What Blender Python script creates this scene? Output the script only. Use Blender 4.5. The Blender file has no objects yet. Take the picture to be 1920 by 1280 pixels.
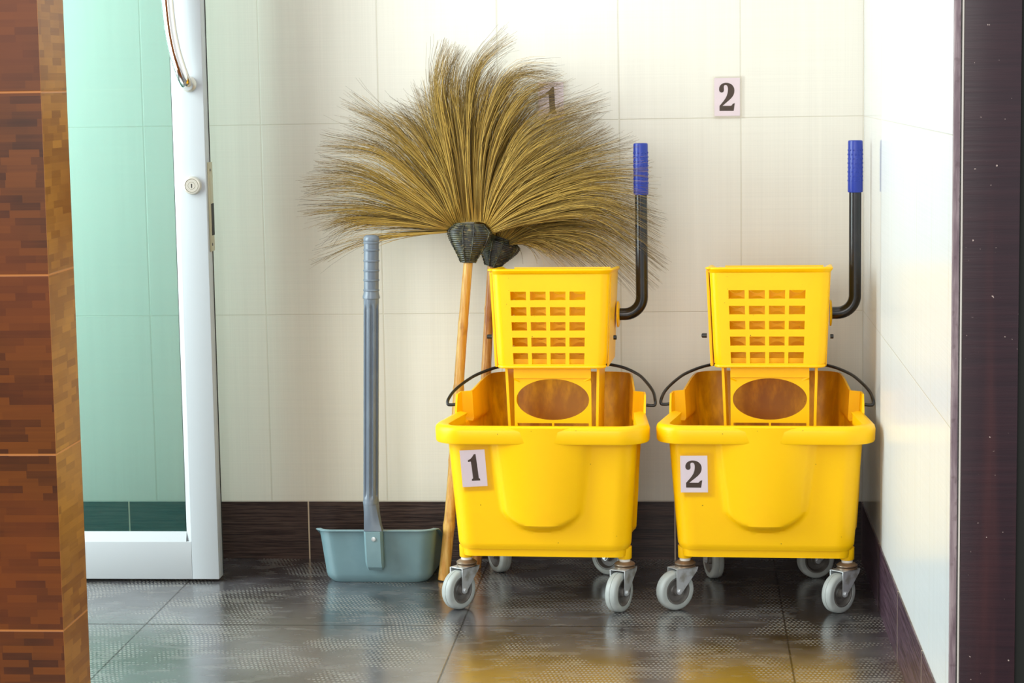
import bpy, bmesh, math, random
from mathutils import Vector, Matrix
sc = bpy.context.scene
C = sc.collection
PI = math.pi
rnd = random.Random(7)

# ------------------------------------------------------------------ camera, world, lights, exposure
F, CX, CY, CZ, YAW, PIT, ROLL = 4048.10453, -0.350867, -4.483212, 1.006571, -0.0842291, 0.1197819, -0.0163969
cy, sy, cp, sp, cr, sr = math.cos(YAW), math.sin(YAW), math.cos(PIT), math.sin(PIT), math.cos(ROLL), math.sin(ROLL)
fw = Vector((sy * cp, cy * cp, -sp)); rt = Vector((cy, -sy, 0)); up = rt.cross(fw)
r2 = rt * cr + up * sr; u2 = up * cr - rt * sr
cam = bpy.data.cameras.new('camera'); camo = bpy.data.objects.new('camera', cam); C.objects.link(camo)
camo.matrix_world = Matrix(((r2.x, u2.x, -fw.x, CX), (r2.y, u2.y, -fw.y, CY), (r2.z, u2.z, -fw.z, CZ), (0, 0, 0, 1)))
cam.sensor_width = 36; cam.lens = F / 1920 * 36; cam.clip_start = .05
sc.camera = camo

sc.view_settings.view_transform = 'Standard'; sc.view_settings.look = 'None'
sc.view_settings.gamma = 1; sc.view_settings.use_curve_mapping = False
sc.view_settings.exposure = -.12

w = bpy.data.worlds.new('world'); sc.world = w; w.use_nodes = True
bg = w.node_tree.nodes['Background']; bg.inputs[0].default_value = (.93, .96, 1, 1); bg.inputs[1].default_value = 1.08

def area(name, loc, target, sx, sy_, power, col):
    l = bpy.data.lights.new(name, 'AREA'); l.shape = 'RECTANGLE'; l.size = sx; l.size_y = sy_
    l.energy = power; l.color = col
    o = bpy.data.objects.new(name, l); C.objects.link(o); o.location = loc
    d = Vector(target) - Vector(loc); o.rotation_euler = d.to_track_quat('-Z', 'Y').to_euler()
    return o
area('front_window_light', (-1.6, -5.2, 1.6), (-.6, -.2, .5), 2.2, 1.8, 72, (1, .975, .93))
area('doorway_daylight', (-2.75, -.75, 1.25), (0, -.7, .6), 1.1, 2.0, 46, (.82, .98, 1))
area('behind_column_fill', (-2.40, -1.15, 1.2), (-1.2, 0, .8), .6, 1.7, 38, (.86, 1, 1))  # added fill, unseen behind the column, lifts the wall behind the glass
area('ceiling_lamp', (-.5, -1.6, 2.7), (-.6, -.3, .2), .8, .5, 5, (1, .84, .66))

# ------------------------------------------------------------------ helpers
def tag(o, label=None, cat=None, group=None, kind=None):
    if label: o['label'] = label
    if cat: o['category'] = cat
    if group: o['group'] = group
    if kind: o['kind'] = kind
    return o

def finish(name, me, mat, parent=None, smooth=None):
    o = bpy.data.objects.new(name, me); C.objects.link(o)
    if mat: me.materials.append(mat)
    if parent: o.parent = parent
    if smooth is not None:
        me.shade_smooth()
        me.set_sharp_from_angle(angle=math.radians(smooth))
    return o

def obj(name, bm, mat, parent=None, smooth=40):
    bmesh.ops.recalc_face_normals(bm, faces=bm.faces)
    me = bpy.data.meshes.new(name); bm.to_mesh(me); bm.free()
    return finish(name, me, mat, parent, smooth)

def empty(name, loc, rz=0):
    o = bpy.data.objects.new(name, None); C.objects.link(o); o.location = loc; o.rotation_euler = (0, 0, rz)
    o.empty_display_size = .05
    return o

def box(bm, x0, x1, y0, y1, z0, z1, bev=0, seg=2):
    vs = [bm.verts.new(p) for p in ((x0,y0,z0),(x1,y0,z0),(x1,y1,z0),(x0,y1,z0),(x0,y0,z1),(x1,y0,z1),(x1,y1,z1),(x0,y1,z1))]
    fs = [bm.faces.new([vs[i] for i in f]) for f in ((0,3,2,1),(4,5,6,7),(0,1,5,4),(1,2,6,5),(2,3,7,6),(3,0,4,7))]
    if bev:
        es = list({e for f in fs for e in f.edges})
        bmesh.ops.bevel(bm, geom=es, offset=bev, segments=seg, affect='EDGES', profile=.5)

def frame_dirs(pts):
    n = len(pts); T = []
    for i in range(n):
        a = pts[max(i-1, 0)]; b = pts[min(i+1, n-1)]
        T.append((b-a).normalized())
    u = T[0].orthogonal().normalized(); out = []
    for t in T:
        u = (u - t*u.dot(t)).normalized(); out.append((u, t.cross(u)))
    return out

def tube(bm, pts, r, n=12, caps=True):
    pts = [Vector(p) for p in pts]
    rs = r if isinstance(r, (list, tuple)) else [r]*len(pts)
    rings = []
    for (p, (u, v), rr) in zip(pts, frame_dirs(pts), rs):
        rings.append([bm.verts.new(p + u*rr*math.cos(2*PI*k/n) + v*rr*math.sin(2*PI*k/n)) for k in range(n)])
    for a, b in zip(rings, rings[1:]):
        for k in range(n): bm.faces.new((a[k], a[(k+1)%n], b[(k+1)%n], b[k]))
    if caps: bm.faces.new(rings[0][::-1]); bm.faces.new(rings[-1])

def lathe(bm, prof, M=Matrix(), n=32, cap=True, rad=None):
    """prof: (r, h) rings around local z, placed by M; rad(angle, r, h) may reshape"""
    rings = []
    for r, h in prof:
        ring = []
        for k in range(n):
            a = 2*PI*k/n; rr = rad(a, r, h) if rad else r
            ring.append(bm.verts.new(M @ Vector((rr*math.cos(a), rr*math.sin(a), h))))
        rings.append(ring)
    for a, b in zip(rings, rings[1:]):
        for k in range(n): bm.faces.new((a[k], a[(k+1)%n], b[(k+1)%n], b[k]))
    if cap: bm.faces.new(rings[0][::-1]); bm.faces.new(rings[-1])

def sweep(bm, path, prof, closed_path=False):
    """path: list of (point, outward normal); prof: (outward, up) closed outline"""
    rings = [[bm.verts.new(Vector(p) + Vector(nn)*o + Vector((0, 0, h))) for o, h in prof] for p, nn in path]
    m = len(prof); k = len(rings)
    for i in range(k if closed_path else k-1):
        a, b = rings[i], rings[(i+1) % k]
        for j in range(m): bm.faces.new((a[j], a[(j+1)%m], b[(j+1)%m], b[j]))
    if not closed_path: bm.faces.new(rings[0][::-1]); bm.faces.new(rings[-1])

def smooth(a, b, x):
    t = min(1, max(0, (x-a)/(b-a))); return t*t*(3-2*t)
def lerp(a, b, t): return a + (b-a)*t

def catmull(pts, n):
    P = [pts[0]] + list(pts) + [pts[-1]]; out = []
    segs = len(pts)-1
    for i in range(n):
        s = i/(n-1)*segs; k = min(int(s), segs-1); t = s-k
        a, b, c, d = (Vector(P[k]), Vector(P[k+1]), Vector(P[k+2]), Vector(P[k+3]))
        out.append(.5*((2*b) + (c-a)*t + (2*a-5*b+4*c-d)*t*t + (3*b-a-3*c+d)*t*t*t))
    return out

def solidify(o, th, off=-1, even=True, sharp=35):
    """give the surface its thickness for good, then mark the sharp edges"""
    m = o.modifiers.new('thickness', 'SOLIDIFY'); m.thickness = th; m.offset = off; m.use_even_offset = even; m.use_quality_normals = even
    bpy.context.view_layer.update(); dg = bpy.context.evaluated_depsgraph_get()
    me = bpy.data.meshes.new_from_object(o.evaluated_get(dg)); o.modifiers.clear(); o.data = me
    me.shade_smooth(); me.set_sharp_from_angle(angle=math.radians(sharp))

# ------------------------------------------------------------------ materials
def lin(r, g, b):
    f = lambda c: (c/255)/12.92 if c/255 <= .04045 else ((c/255+.055)/1.055)**2.4
    return (f(r), f(g), f(b), 1)

class NT:
    def __init__(s, name):
        s.m = bpy.data.materials.new(name); s.m.use_nodes = True; s.t = s.m.node_tree
        s.b = s.t.nodes['Principled BSDF']
    def n(s, typ, **kw):
        nd = s.t.nodes.new(typ)
        for k, v in kw.items():
            if k.startswith('_'): setattr(nd, k[1:], v)
            else:
                key = int(k[1:]) if k[0] == 'i' and k[1:].isdigit() else k.replace('_', ' ')
                s.put(nd.inputs[key], v)
        return nd
    def put(s, inp, v):
        if isinstance(v, bpy.types.NodeSocket): s.t.links.new(v, inp)
        else: inp.default_value = v
    def math(s, op, a, b=0, c=0, clamp=False):
        nd = s.t.nodes.new('ShaderNodeMath'); nd.operation = op; nd.use_clamp = clamp
        s.put(nd.inputs[0], a); s.put(nd.inputs[1], b)
        if op in ('MULTIPLY_ADD', 'SMOOTH_MIN', 'COMPARE'): s.put(nd.inputs[2], c)
        return nd.outputs[0]
    def ramp(s, v, a, b, c=0., d=1., typ='SMOOTHSTEP'):
        nd = s.t.nodes.new('ShaderNodeMapRange'); nd.interpolation_type = typ
        s.put(nd.inputs[0], v); s.put(nd.inputs[1], a); s.put(nd.inputs[2], b); s.put(nd.inputs[3], c); s.put(nd.inputs[4], d)
        return nd.outputs[0]
    def mix(s, f, a, b, blend='MIX'):
        nd = s.t.nodes.new('ShaderNodeMix'); nd.data_type = 'RGBA'; nd.blend_type = blend
        s.put(nd.inputs[0], f); s.put(nd.inputs[6], a); s.put(nd.inputs[7], b)
        return nd.outputs[2]
    def pos(s):
        tc = s.t.nodes.new('ShaderNodeTexCoord'); return tc.outputs['Object']
    def xyz(s, v):
        nd = s.t.nodes.new('ShaderNodeSeparateXYZ'); s.put(nd.inputs[0], v); return nd.outputs
    def comb(s, x, y, z):
        nd = s.t.nodes.new('ShaderNodeCombineXYZ'); s.put(nd.inputs[0], x); s.put(nd.inputs[1], y); s.put(nd.inputs[2], z); return nd.outputs[0]
    def noise(s, vec, scale, detail=2, rough=.5):
        nd = s.t.nodes.new('ShaderNodeTexNoise'); s.put(nd.inputs['Vector'], vec); nd.inputs['Scale'].default_value = scale
        nd.inputs['Detail'].default_value = detail; nd.inputs['Roughness'].default_value = rough
        return nd.outputs[0]
    def scaled(s, vec, sx, sy_, sz):
        nd = s.t.nodes.new('ShaderNodeVectorMath'); nd.operation = 'MULTIPLY'; s.put(nd.inputs[0], vec); nd.inputs[1].default_value = (sx, sy_, sz)
        return nd.outputs[0]
    def bump(s, h, strength=.3, dist=.001, normal=None):
        nd = s.t.nodes.new('ShaderNodeBump'); nd.inputs['Strength'].default_value = strength; nd.inputs['Distance'].default_value = dist
        s.put(nd.inputs['Height'], h)
        if normal is not None: s.put(nd.inputs['Normal'], normal)
        return nd.outputs[0]
    def set(s, **kw):
        for k, v in kw.items(): s.put(s.b.inputs[k.replace('_', ' ')], v)
        return s.m
    def cellline(s, v, pitch, off, w0, w1):
        """1 near multiples of pitch (+off), 0 elsewhere"""
        u = s.math('DIVIDE', s.math('SUBTRACT', v, off), pitch)
        fr = s.math('FRACT', s.math('ADD', u, 1000.5))
        d = s.math('MULTIPLY', s.math('ABSOLUTE', s.math('SUBTRACT', fr, .5)), pitch)
        return s.ramp(d, w0, w1, 1., 0.)

ZS = .1249
def plain(name, col, rough=.5, metal=0., spec=.5, **kw):
    t = NT(name); t.set(Base_Color=col, Roughness=rough, Metallic=metal, Specular_IOR_Level=spec, **kw); return t.m

def tile_material(name, axis, pitch, off, base):
    t = NT(name); P = t.pos(); x, y, z = t.xyz(P)
    u = x if axis == 'x' else y
    gv = t.cellline(u, pitch, off, .0006, .0022)
    gh = t.cellline(z, .4, ZS, .0004, .0016)
    g = t.math('MAXIMUM', gv, gh)
    if axis == 'x':
        nv = t.noise(t.scaled(P, 420, 1, 3), 1, 2); nh = t.noise(t.scaled(P, 3, 1, 420), 1, 2)
        nb = t.noise(t.scaled(P, 60, 1, 1.2), 1, 3)
    else:
        nv = t.noise(t.scaled(P, 1, 300, 3), 1, 2); nh = t.noise(t.scaled(P, 1, 3, 420), 1, 2)
        nb = t.noise(t.scaled(P, 1, 60, 1.2), 1, 3)
    lines = t.math('ADD', nv, nh)
    tone = t.ramp(t.math('ADD', lines, nb), 1.1, 1.9, 0, 1, 'LINEAR')
    b2 = tuple(c*.93 for c in base[:3]) + (1,)
    col = t.mix(tone, b2, base)
    col = t.mix(t.math('MULTIPLY', g, .5), col, lin(196, 188, 166))
    h = t.math('SUBTRACT', t.math('MULTIPLY', lines, .12), g)
    rg = .24
    if axis == 'y':   # the narrow cut tile in the corner has a plain polished glaze
        pol = t.ramp(y, -.42, -.418); rg = t.ramp(pol, 0, 1, .26, .05, 'LINEAR'); h = t.math('MULTIPLY', h, t.math('SUBTRACT', 1., pol))
    nrm = t.bump(h, .35, .0012)
    t.set(Base_Color=col, Roughness=rg, Normal=nrm, Specular_IOR_Level=.5)
    return t.m

M = {}
M['tile_back'] = tile_material('cream_linen_wall_tile', 'x', .25, 0., lin(230, 225, 211))
M['tile_right'] = tile_material('white_linen_wall_tile', 'y', .215, -.41+.43, lin(228, 232, 232))

def skirting(name, axis, off):
    t = NT(name); P = t.pos(); x, y, z = t.xyz(P); u = x if axis == 'x' else y
    s = (6, 1, 260) if axis == 'x' else (1, 6, 260)
    n1 = t.noise(t.scaled(P, *s), 1, 4, .6); n2 = t.noise(P, 14, 2)
    s2 = (30, 1, 900) if axis == 'x' else (1, 30, 900)
    n3 = t.noise(t.scaled(P, *s2), 1, 2)
    v = t.ramp(t.math('ADD', n1, t.math('MULTIPLY', n3, .5)), .55, .95)
    col = t.mix(v, lin(32, 21, 20), lin(80, 62, 55)) if axis == 'x' else t.mix(v, lin(44, 27, 38), lin(92, 70, 84))
    g = t.cellline(u, .39, off, .0009, .0020)
    col = t.mix(g, col, lin(196, 176, 150))
    nrm = t.bump(t.math('ADD', v, t.math('MULTIPLY', g, 1)), .25, .0006)
    t.set(Base_Color=col, Roughness=.32, Normal=nrm, Specular_IOR_Level=.3)
    return t.m
M['skirt_back'] = skirting('dark_wood_grain_skirting_tile', 'x', -1.171)
M['skirt_right'] = skirting('dark_wood_grain_skirting_tile_side', 'y', -.41)

def floor_material():
    t = NT('slate_floor_tile'); P = t.pos(); x, y, z = t.xyz(P)
    gx = t.cellline(x, .6, -1.3844, .0011, .0022); gy = t.cellline(y, .6, -.5681, .0018, .0034)
    g = t.math('MAXIMUM', gx, gy)
    cl = t.noise(P, 4.5, 5, .6); cl2 = t.noise(t.scaled(P, 1, 2.2, 1), 14, 4, .6)
    col = t.mix(t.ramp(cl, .35, .68), lin(28, 24, 27), lin(82, 80, 85))
    col = t.mix(t.math('MULTIPLY', t.ramp(cl2, .5, .75), .35), col, lin(150, 146, 138))
    # little raised dashes in waving rows
    wob = t.noise(P, 3.2, 1)
    yy = t.math('ADD', y, t.math('MULTIPLY', wob, .05)); xx = t.math('ADD', x, t.math('MULTIPLY', t.noise(t.scaled(P, 1, 1, 1), 2.6, 1), .05))
    row = t.math('DIVIDE', yy, .0125); rowi = t.math('FLOOR', row)
    sh = t.math('MULTIPLY', rowi, .5)
    cx_ = t.math('ADD', t.math('DIVIDE', xx, .0078), sh)
    fx = t.math('ABSOLUTE', t.math('SUBTRACT', t.math('FRACT', t.math('ADD', cx_, 1000)), .5))
    fy = t.math('ABSOLUTE', t.math('SUBTRACT', t.math('FRACT', t.math('ADD', row, 1000)), .5))
    d = t.math('SQRT', t.math('ADD', t.math('POWER', t.math('MULTIPLY', fx, 1.0), 2), t.math('POWER', fy, 2)))
    dot = t.ramp(d, .22, .38, 1, 0)
    msk = t.ramp(t.noise(P, 6, 3), .44, .58)
    dots = t.math('MULTIPLY', dot, msk)
    col = t.mix(t.math('MULTIPLY', dots, .42), col, lin(196, 192, 180))
    col = t.mix(t.math('MULTIPLY', g, .95), col, lin(40, 34, 30))
    rough = t.math('ADD', t.ramp(cl2, .3, .75, .17, .33), t.math('MULTIPLY', dots, .12))
    big = t.noise(P, 22, 3)
    h = t.math('SUBTRACT', t.math('ADD', t.math('MULTIPLY', dots, .6), t.math('MULTIPLY', big, .8)), g)
    t.set(Base_Color=col, Roughness=rough, Normal=t.bump(h, .3, .0006), Specular_IOR_Level=.6, Coat_Weight=t.math('SUBTRACT', 1., t.math('MULTIPLY', g, .85)), Coat_Roughness=.23, Coat_IOR=2.15, Coat_Normal=t.bump(h, .22, .0006))
    return t.m
M['floor'] = floor_material()

def mosaic(name, axis, c1, c2):
    t = NT(name); P = t.pos(); x, y, z = t.xyz(P); u = x if axis == 'x' else y
    row = t.math('DIVIDE', z, .0105); ri = t.math('FLOOR', row)
    wn = t.n('ShaderNodeTexWhiteNoise', _noise_dimensions='1D', W=ri).outputs[0]
    cu = t.math('ADD', t.math('DIVIDE', u, .043), t.math('MULTIPLY', wn, 7.3)); ci = t.math('FLOOR', cu)
    wc = t.n('ShaderNodeTexWhiteNoise', _noise_dimensions='2D', Vector=t.comb(ci, ri, 0.)).outputs[0]
    s = (8, 8, 260)
    gr = t.noise(t.scaled(P, *s), 1, 4, .6); cl = t.noise(P, 5, 3)
    v = t.math('ADD', t.math('MULTIPLY', wc, .62), t.math('MULTIPLY', gr, .38))
    col = t.mix(t.ramp(v, .15, .95, 0, 1, 'LINEAR'), c1, c2)
    col = t.mix(t.math('MULTIPLY', t.ramp(cl, .35, .7), .5), col, lin(120, 55, 14))
    g = t.cellline(z, .2535, .2425, .0009, .0020)
    gu = t.cellline(u, .4, -1.2425 if axis == 'x' else -1.55, .0012, .0022)
    g = t.math('MAXIMUM', g, gu)
    col = t.mix(t.math('MULTIPLY', g, .75), col, lin(205, 132, 70))
    t.set(Base_Color=col, Roughness=.30, Normal=t.bump(t.math('MULTIPLY', g, -1), .3, .0012), Specular_IOR_Level=.22)
    return t.m
M['mosaic_front'] = mosaic('bamboo_mosaic_tile_front', 'x', lin(62, 27, 2), lin(122, 64, 8)); M['mosaic_side_lit'] = mosaic('bamboo_mosaic_tile_side_lit', 'y', lin(134, 78, 22), lin(186, 124, 44))  # side copy of the tile is coloured lighter, as if lit

def purple():
    t = NT('aubergine_ribbed_tile'); P = t.pos(); x, y, z = t.xyz(P)
    n1 = t.noise(t.scaled(P, 6, 6, 150), 1, 3, .6); n2 = t.noise(t.scaled(P, 22, 22, 1.2), 1, 3); sp_ = t.noise(P, 160, 1)
    col = t.mix(t.ramp(n1, .25, .8), lin(42, 22, 30), lin(54, 29, 36))
    col = t.mix(t.math('MULTIPLY', t.ramp(n2, .52, .72), .35), col, lin(96, 52, 48))
    col = t.mix(t.ramp(sp_, .78, .82), col, lin(190, 170, 160))
    t.set(Base_Color=col, Roughness=.42, Normal=t.bump(t.math('ADD', n1, t.math('MULTIPLY', n2, .5)), .3, .001))
    return t.m
M['purple'] = purple()

def mauve():
    t = NT('mauve_tile_edge'); P = t.pos()
    n = t.noise(t.scaled(P, 60, 60, 6), 1, 4, .7); n2 = t.noise(P, 90, 3)
    col = t.mix(t.ramp(n, .35, .7), lin(122, 102, 108), lin(178, 160, 160))
    col = t.mix(t.math('MULTIPLY', t.ramp(n2, .55, .7), .4), col, lin(92, 68, 72))
    t.set(Base_Color=col, Roughness=.6, Normal=t.bump(n2, .3, .001)); return t.m
M['mauve'] = mauve()

def yellow(name='yellow_plastic', grime_shade=False):
    t = NT(name); P = t.pos(); n = t.noise(P, 9, 4, .6); sp_ = t.noise(P, 150, 1); sc_ = t.noise(t.scaled(P, 60, 60, 400), 1, 2)
    col = t.mix(t.math('MULTIPLY', t.ramp(n, .5, .8), .25), (1, .55, 0, 1), (.92, .43, 0, 1))
    col = t.mix(t.math('MULTIPLY', t.ramp(sp_, .80, .82), .8), col, lin(120, 78, 10))
    if grime_shade:   # brown stains plus painted-in shade towards the rear of the tub
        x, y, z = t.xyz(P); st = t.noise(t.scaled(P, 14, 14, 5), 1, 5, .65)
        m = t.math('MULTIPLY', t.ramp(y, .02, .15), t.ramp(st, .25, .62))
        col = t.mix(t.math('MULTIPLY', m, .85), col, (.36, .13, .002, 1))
    t.set(Base_Color=col, Roughness=.36, Specular_IOR_Level=.3, Subsurface_Weight=.12, Subsurface_Radius=(.012, .008, .001),
          Subsurface_Scale=.5, Normal=t.bump(n, .05, .002))
    return t.m
M['yellow'] = yellow(); M['yellow_tub'] = yellow('stained_shaded_yellow_plastic', True)

def bristle():
    t = NT('dry_grass_bristles'); a = t.n('ShaderNodeAttribute', _attribute_name='Col')
    t.set(Base_Color=a.outputs[0], Roughness=.45, Specular_IOR_Level=.4); return t.m
M['bristle'] = bristle()

def bamboo(name, c1, c2):
    t = NT(name); P = t.pos(); n = t.noise(t.scaled(P, 130, 130, 5), 1, 4, .65); n2 = t.noise(P, 26, 3)
    col = t.mix(t.ramp(n, .35, .7), c1, c2); col = t.mix(t.math('MULTIPLY', t.ramp(n2, .56, .72), .45), col, lin(120, 66, 22))
    t.set(Base_Color=col, Roughness=.38, Normal=t.bump(n, .15, .0006)); return t.m
M['bamboo'] = bamboo('pale_bamboo', lin(196, 140, 58), lin(226, 186, 104))
M['bamboo2'] = bamboo('reddish_bamboo', lin(150, 88, 34), lin(206, 156, 84))

def weave():
    t = NT('dark_green_plastic_twine'); P = t.pos(); n = t.noise(t.scaled(P, 90, 90, 40), 1, 3, .6); n2 = t.noise(P, 60, 2)
    col = t.mix(t.ramp(n, .42, .72), lin(30, 30, 24), lin(84, 84, 56)); col = t.mix(t.ramp(t.noise(t.scaled(P, 120, 120, 420), 1, 2), .6, .72), col, lin(128, 108, 60))
    t.set(Base_Color=col, Roughness=.32, Normal=t.bump(n2, .4, .001)); return t.m
M['weave'] = weave()
M['white_alu'] = plain('white_powder_coated_aluminium', lin(186, 191, 194), .36)
M['beige_metal'] = plain('beige_plated_metal', lin(186, 178, 148), .35, .4)
M['gasket'] = plain('black_brush_gasket', lin(24, 26, 20), .8)
M['chrome'] = plain('polished_chrome', lin(230, 226, 220), .08, 1.)
M['satin'] = plain('satin_nickel', lin(206, 202, 190), .36, .45)
M['keyhole'] = plain('dark_keyhole', lin(18, 18, 18), .6)
M['pink_paper'] = plain('pale_pink_paper', lin(250, 236, 244), .6)
M['ink'] = plain('brown_black_ink', lin(76, 56, 44), .6)
def grey_mat(name, c1, c2, rough=.32):
    t = NT(name); P = t.pos(); n = t.noise(P, 24, 3)
    t.set(Base_Color=t.mix(t.ramp(n, .4, .75), c1, c2), Roughness=rough, Normal=t.bump(n, .05, .001)); return t.m
M['pan'] = grey_mat('sage_grey_plastic', lin(108, 136, 142), lin(116, 144, 150))
M['grey'] = grey_mat('blue_grey_plastic', lin(102, 112, 124), lin(112, 122, 132), .28)
M['black'] = grey_mat('black_enamelled_steel', lin(20, 19, 20), lin(36, 32, 30), .22)
M['wire'] = grey_mat('black_coated_wire', lin(22, 21, 20), lin(38, 36, 32), .35)
M['blue'] = plain('blue_rubber_grip', lin(24, 48, 146), .36)
M['tyre'] = grey_mat('grey_rubber_wheel', lin(160, 165, 162), lin(184, 188, 183), .45)
M['hub'] = grey_mat('grey_hub', lin(92, 88, 84), lin(132, 128, 122), .4)
def steel():
    t = NT('worn_zinc_steel'); P = t.pos(); n = t.noise(P, 50, 3)
    t.set(Base_Color=t.mix(t.ramp(n, .45, .7), lin(200, 204, 206), lin(160, 158, 150)), Metallic=.5, Roughness=.34); return t.m
M['steel'] = steel()
M['rusty'] = grey_mat('rusty_steel_washer', lin(140, 116, 92), lin(188, 178, 162), .35); M['rusty'].node_tree.nodes['Principled BSDF'].inputs['Metallic'].default_value = .6
M['collar'] = plain('white_nylon', lin(225, 220, 208), .4)

def glass():
    t = NT('green_tinted_glass'); nt = t.t; nt.nodes.remove(t.b)
    out = nt.nodes['Material Output']
    tr = nt.nodes.new('ShaderNodeBsdfTransparent'); tr.inputs[0].default_value = (.91, 1, 1, 1)
    gl = nt.nodes.new('ShaderNodeBsdfGlossy'); gl.inputs['Roughness'].default_value = .02; gl.inputs[0].default_value = (.9, 1, .97, 1)
    fr = nt.nodes.new('ShaderNodeFresnel'); fr.inputs[0].default_value = 1.4
    mx = nt.nodes.new('ShaderNodeMixShader'); nt.links.new(fr.outputs[0], mx.inputs[0]); nt.links.new(tr.outputs[0], mx.inputs[1]); nt.links.new(gl.outputs[0], mx.inputs[2])
    df = nt.nodes.new('ShaderNodeBsdfDiffuse'); df.inputs[0].default_value = (.18, .92, .82, 1)   # green body colour, plus painted haze standing in for greenish reflections
    m2 = nt.nodes.new('ShaderNodeMixShader'); m2.inputs[0].default_value = .04; nt.links.new(mx.outputs[0], m2.inputs[1]); nt.links.new(df.outputs[0], m2.inputs[2])
    nt.links.new(m2.outputs[0], out.inputs[0]); return t.m
M['glass'] = glass()
def film():
    t = NT('clear_plastic_film'); nt = t.t; nt.nodes.remove(t.b)
    out = nt.nodes['Material Output']
    tr = nt.nodes.new('ShaderNodeBsdfTransparent'); tr.inputs[0].default_value = (1, .995, .985, 1)
    gl = nt.nodes.new('ShaderNodeBsdfGlossy'); gl.inputs['Roughness'].default_value = .15
    fr = nt.nodes.new('ShaderNodeFresnel'); fr.inputs[0].default_value = 1.2
    mx = nt.nodes.new('ShaderNodeMixShader'); nt.links.new(fr.outputs[0], mx.inputs[0]); nt.links.new(tr.outputs[0], mx.inputs[1]); nt.links.new(gl.outputs[0], mx.inputs[2])
    nt.links.new(mx.outputs[0], out.inputs[0]); return t.m
M['film'] = film()

# ------------------------------------------------------------------ the setting
def slab(name, x0, x1, y0, y1, z0, z1, mat, parent=None, bev=0):
    bm = bmesh.new(); box(bm, x0, x1, y0, y1, z0, z1, bev)
    return obj(name, bm, mat, parent, 40)
H = 2.4
tag(slab('floor', -3.2, 1.2, -6.0, .12, -.06, 0, M['floor']), kind='structure')
tag(slab('wall_back', -3.2, .12, 0, .12, 0, H, M['tile_back']), kind='structure')
tag(slab('wall_right', 0, .6, -1.52, 0, 0, H, M['tile_right']), kind='structure')
tag(slab('baseboard_back', -3.2, 0, -.0025, 0, 0, ZS-.001, M['skirt_back']), kind='structure')
tag(slab('baseboard_right', -.0025, 0, -1.52, -.0025, 0, ZS-.001, M['skirt_right']), kind='structure')
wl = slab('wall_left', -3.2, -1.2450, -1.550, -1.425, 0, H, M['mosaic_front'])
wl.data.materials.append(M['mosaic_side_lit'])
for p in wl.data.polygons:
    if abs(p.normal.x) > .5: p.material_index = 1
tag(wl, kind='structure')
# tiled jamb at the near end of the right wall: mauve tile edge, pale seam, aubergine tile face
tag(slab('trim_1', 0, .0085, -1.532, -1.52, 0, H, M['mauve'], bev=.001), kind='structure')
tag(slab('trim_2', .0105, .0128, -1.531, -1.52, 0, H, M['collar']), kind='structure')
tag(slab('trim_3', .0132, .0885, -1.534, -1.52, 0, H, M['purple'], bev=.0015), kind='structure')
tag(slab('trim_4', .0885, .6, -1.526, -1.52, 0, H, M['gasket']), kind='structure')

# ------------------------------------------------------------------ glass door standing open against the back wall
DX = -1.3195; DY0, DY1 = -.222, -.184
door = tag(empty('door_1', (0, 0, 0)), kind='structure')
tag(slab('stile', DX-.0555, DX, DY0, DY1, .006, 2.1, M['white_alu'], door, .0012))
tag(slab('stile', -2.3, -2.24, DY0, DY1, .006, 2.1, M['white_alu'], door, .0012))
slab('bottom_rail', -2.24, DX-.0556, DY0, DY1, .006, .084, M['white_alu'], door, .001)
slab('top_rail', -2.24, DX-.0556, DY0, DY1, 2.03, 2.1, M['white_alu'], door, .001)
bm = bmesh.new()   # sloped glazing beads
x1 = DX-.0556; x0 = x1-.011
for prof in ([(x1, DY0+.001), (x1, DY0+.014), (x0, DY0+.014), (x0, DY0+.010)],):
    a = [bm.verts.new((x, y, .084)) for x, y in prof]; b = [bm.verts.new((x, y, 2.03)) for x, y in prof]
    for k in range(4): bm.faces.new((a[k], a[(k+1)%4], b[(k+1)%4], b[k]))
    bm.faces.new(a[::-1]); bm.faces.new(b)
prof = [(DY0+.001, .084), (DY0+.014, .084), (DY0+.014, .103), (DY0+.010, .103)]
a = [bm.verts.new((-2.24, y, z)) for y, z in prof]; b = [bm.verts.new((x0, y, z)) for y, z in prof]
for k in range(4): bm.faces.new((a[k], a[(k+1)%4], b[(k+1)%4], b[k]))
bm.faces.new(a[::-1]); bm.faces.new(b)
obj('glazing_bead', bm, M['white_alu'], door, 30)
slab('glass_seal', x0-.0015, x0, DY0+.0115, DY0+.0205, .104, 2.03, M['gasket'], door)
slab('glass_pane', -2.24, x0-.0015, DY0+.014, DY0+.020, .09, 2.03, M['glass'], door)
slab('gasket', DX-.006, DX+.0008, DY1, DY1+.004, .01, 2.1, M['gasket'], door)
lp = slab('latch_plate', DX, DX+.003, DY0+.012, DY1+.010, .676, .8555, M['beige_metal'], door, .0006)
slab('latch_slot', DX+.003, DX+.0036, DY0+.026, DY1+.0101, .708, .772, M['keyhole'], lp)
for z in (.69, .84):
    bm = bmesh.new(); lathe(bm, [(.003, 0), (.003, .0008), (.002, .0012)], Matrix.Translation((DX+.003, DY0+.026, z)) @ Matrix.Rotation(PI/2, 4, 'Y'), 12)
    obj('screw', bm, M['hub'], lp)
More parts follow.
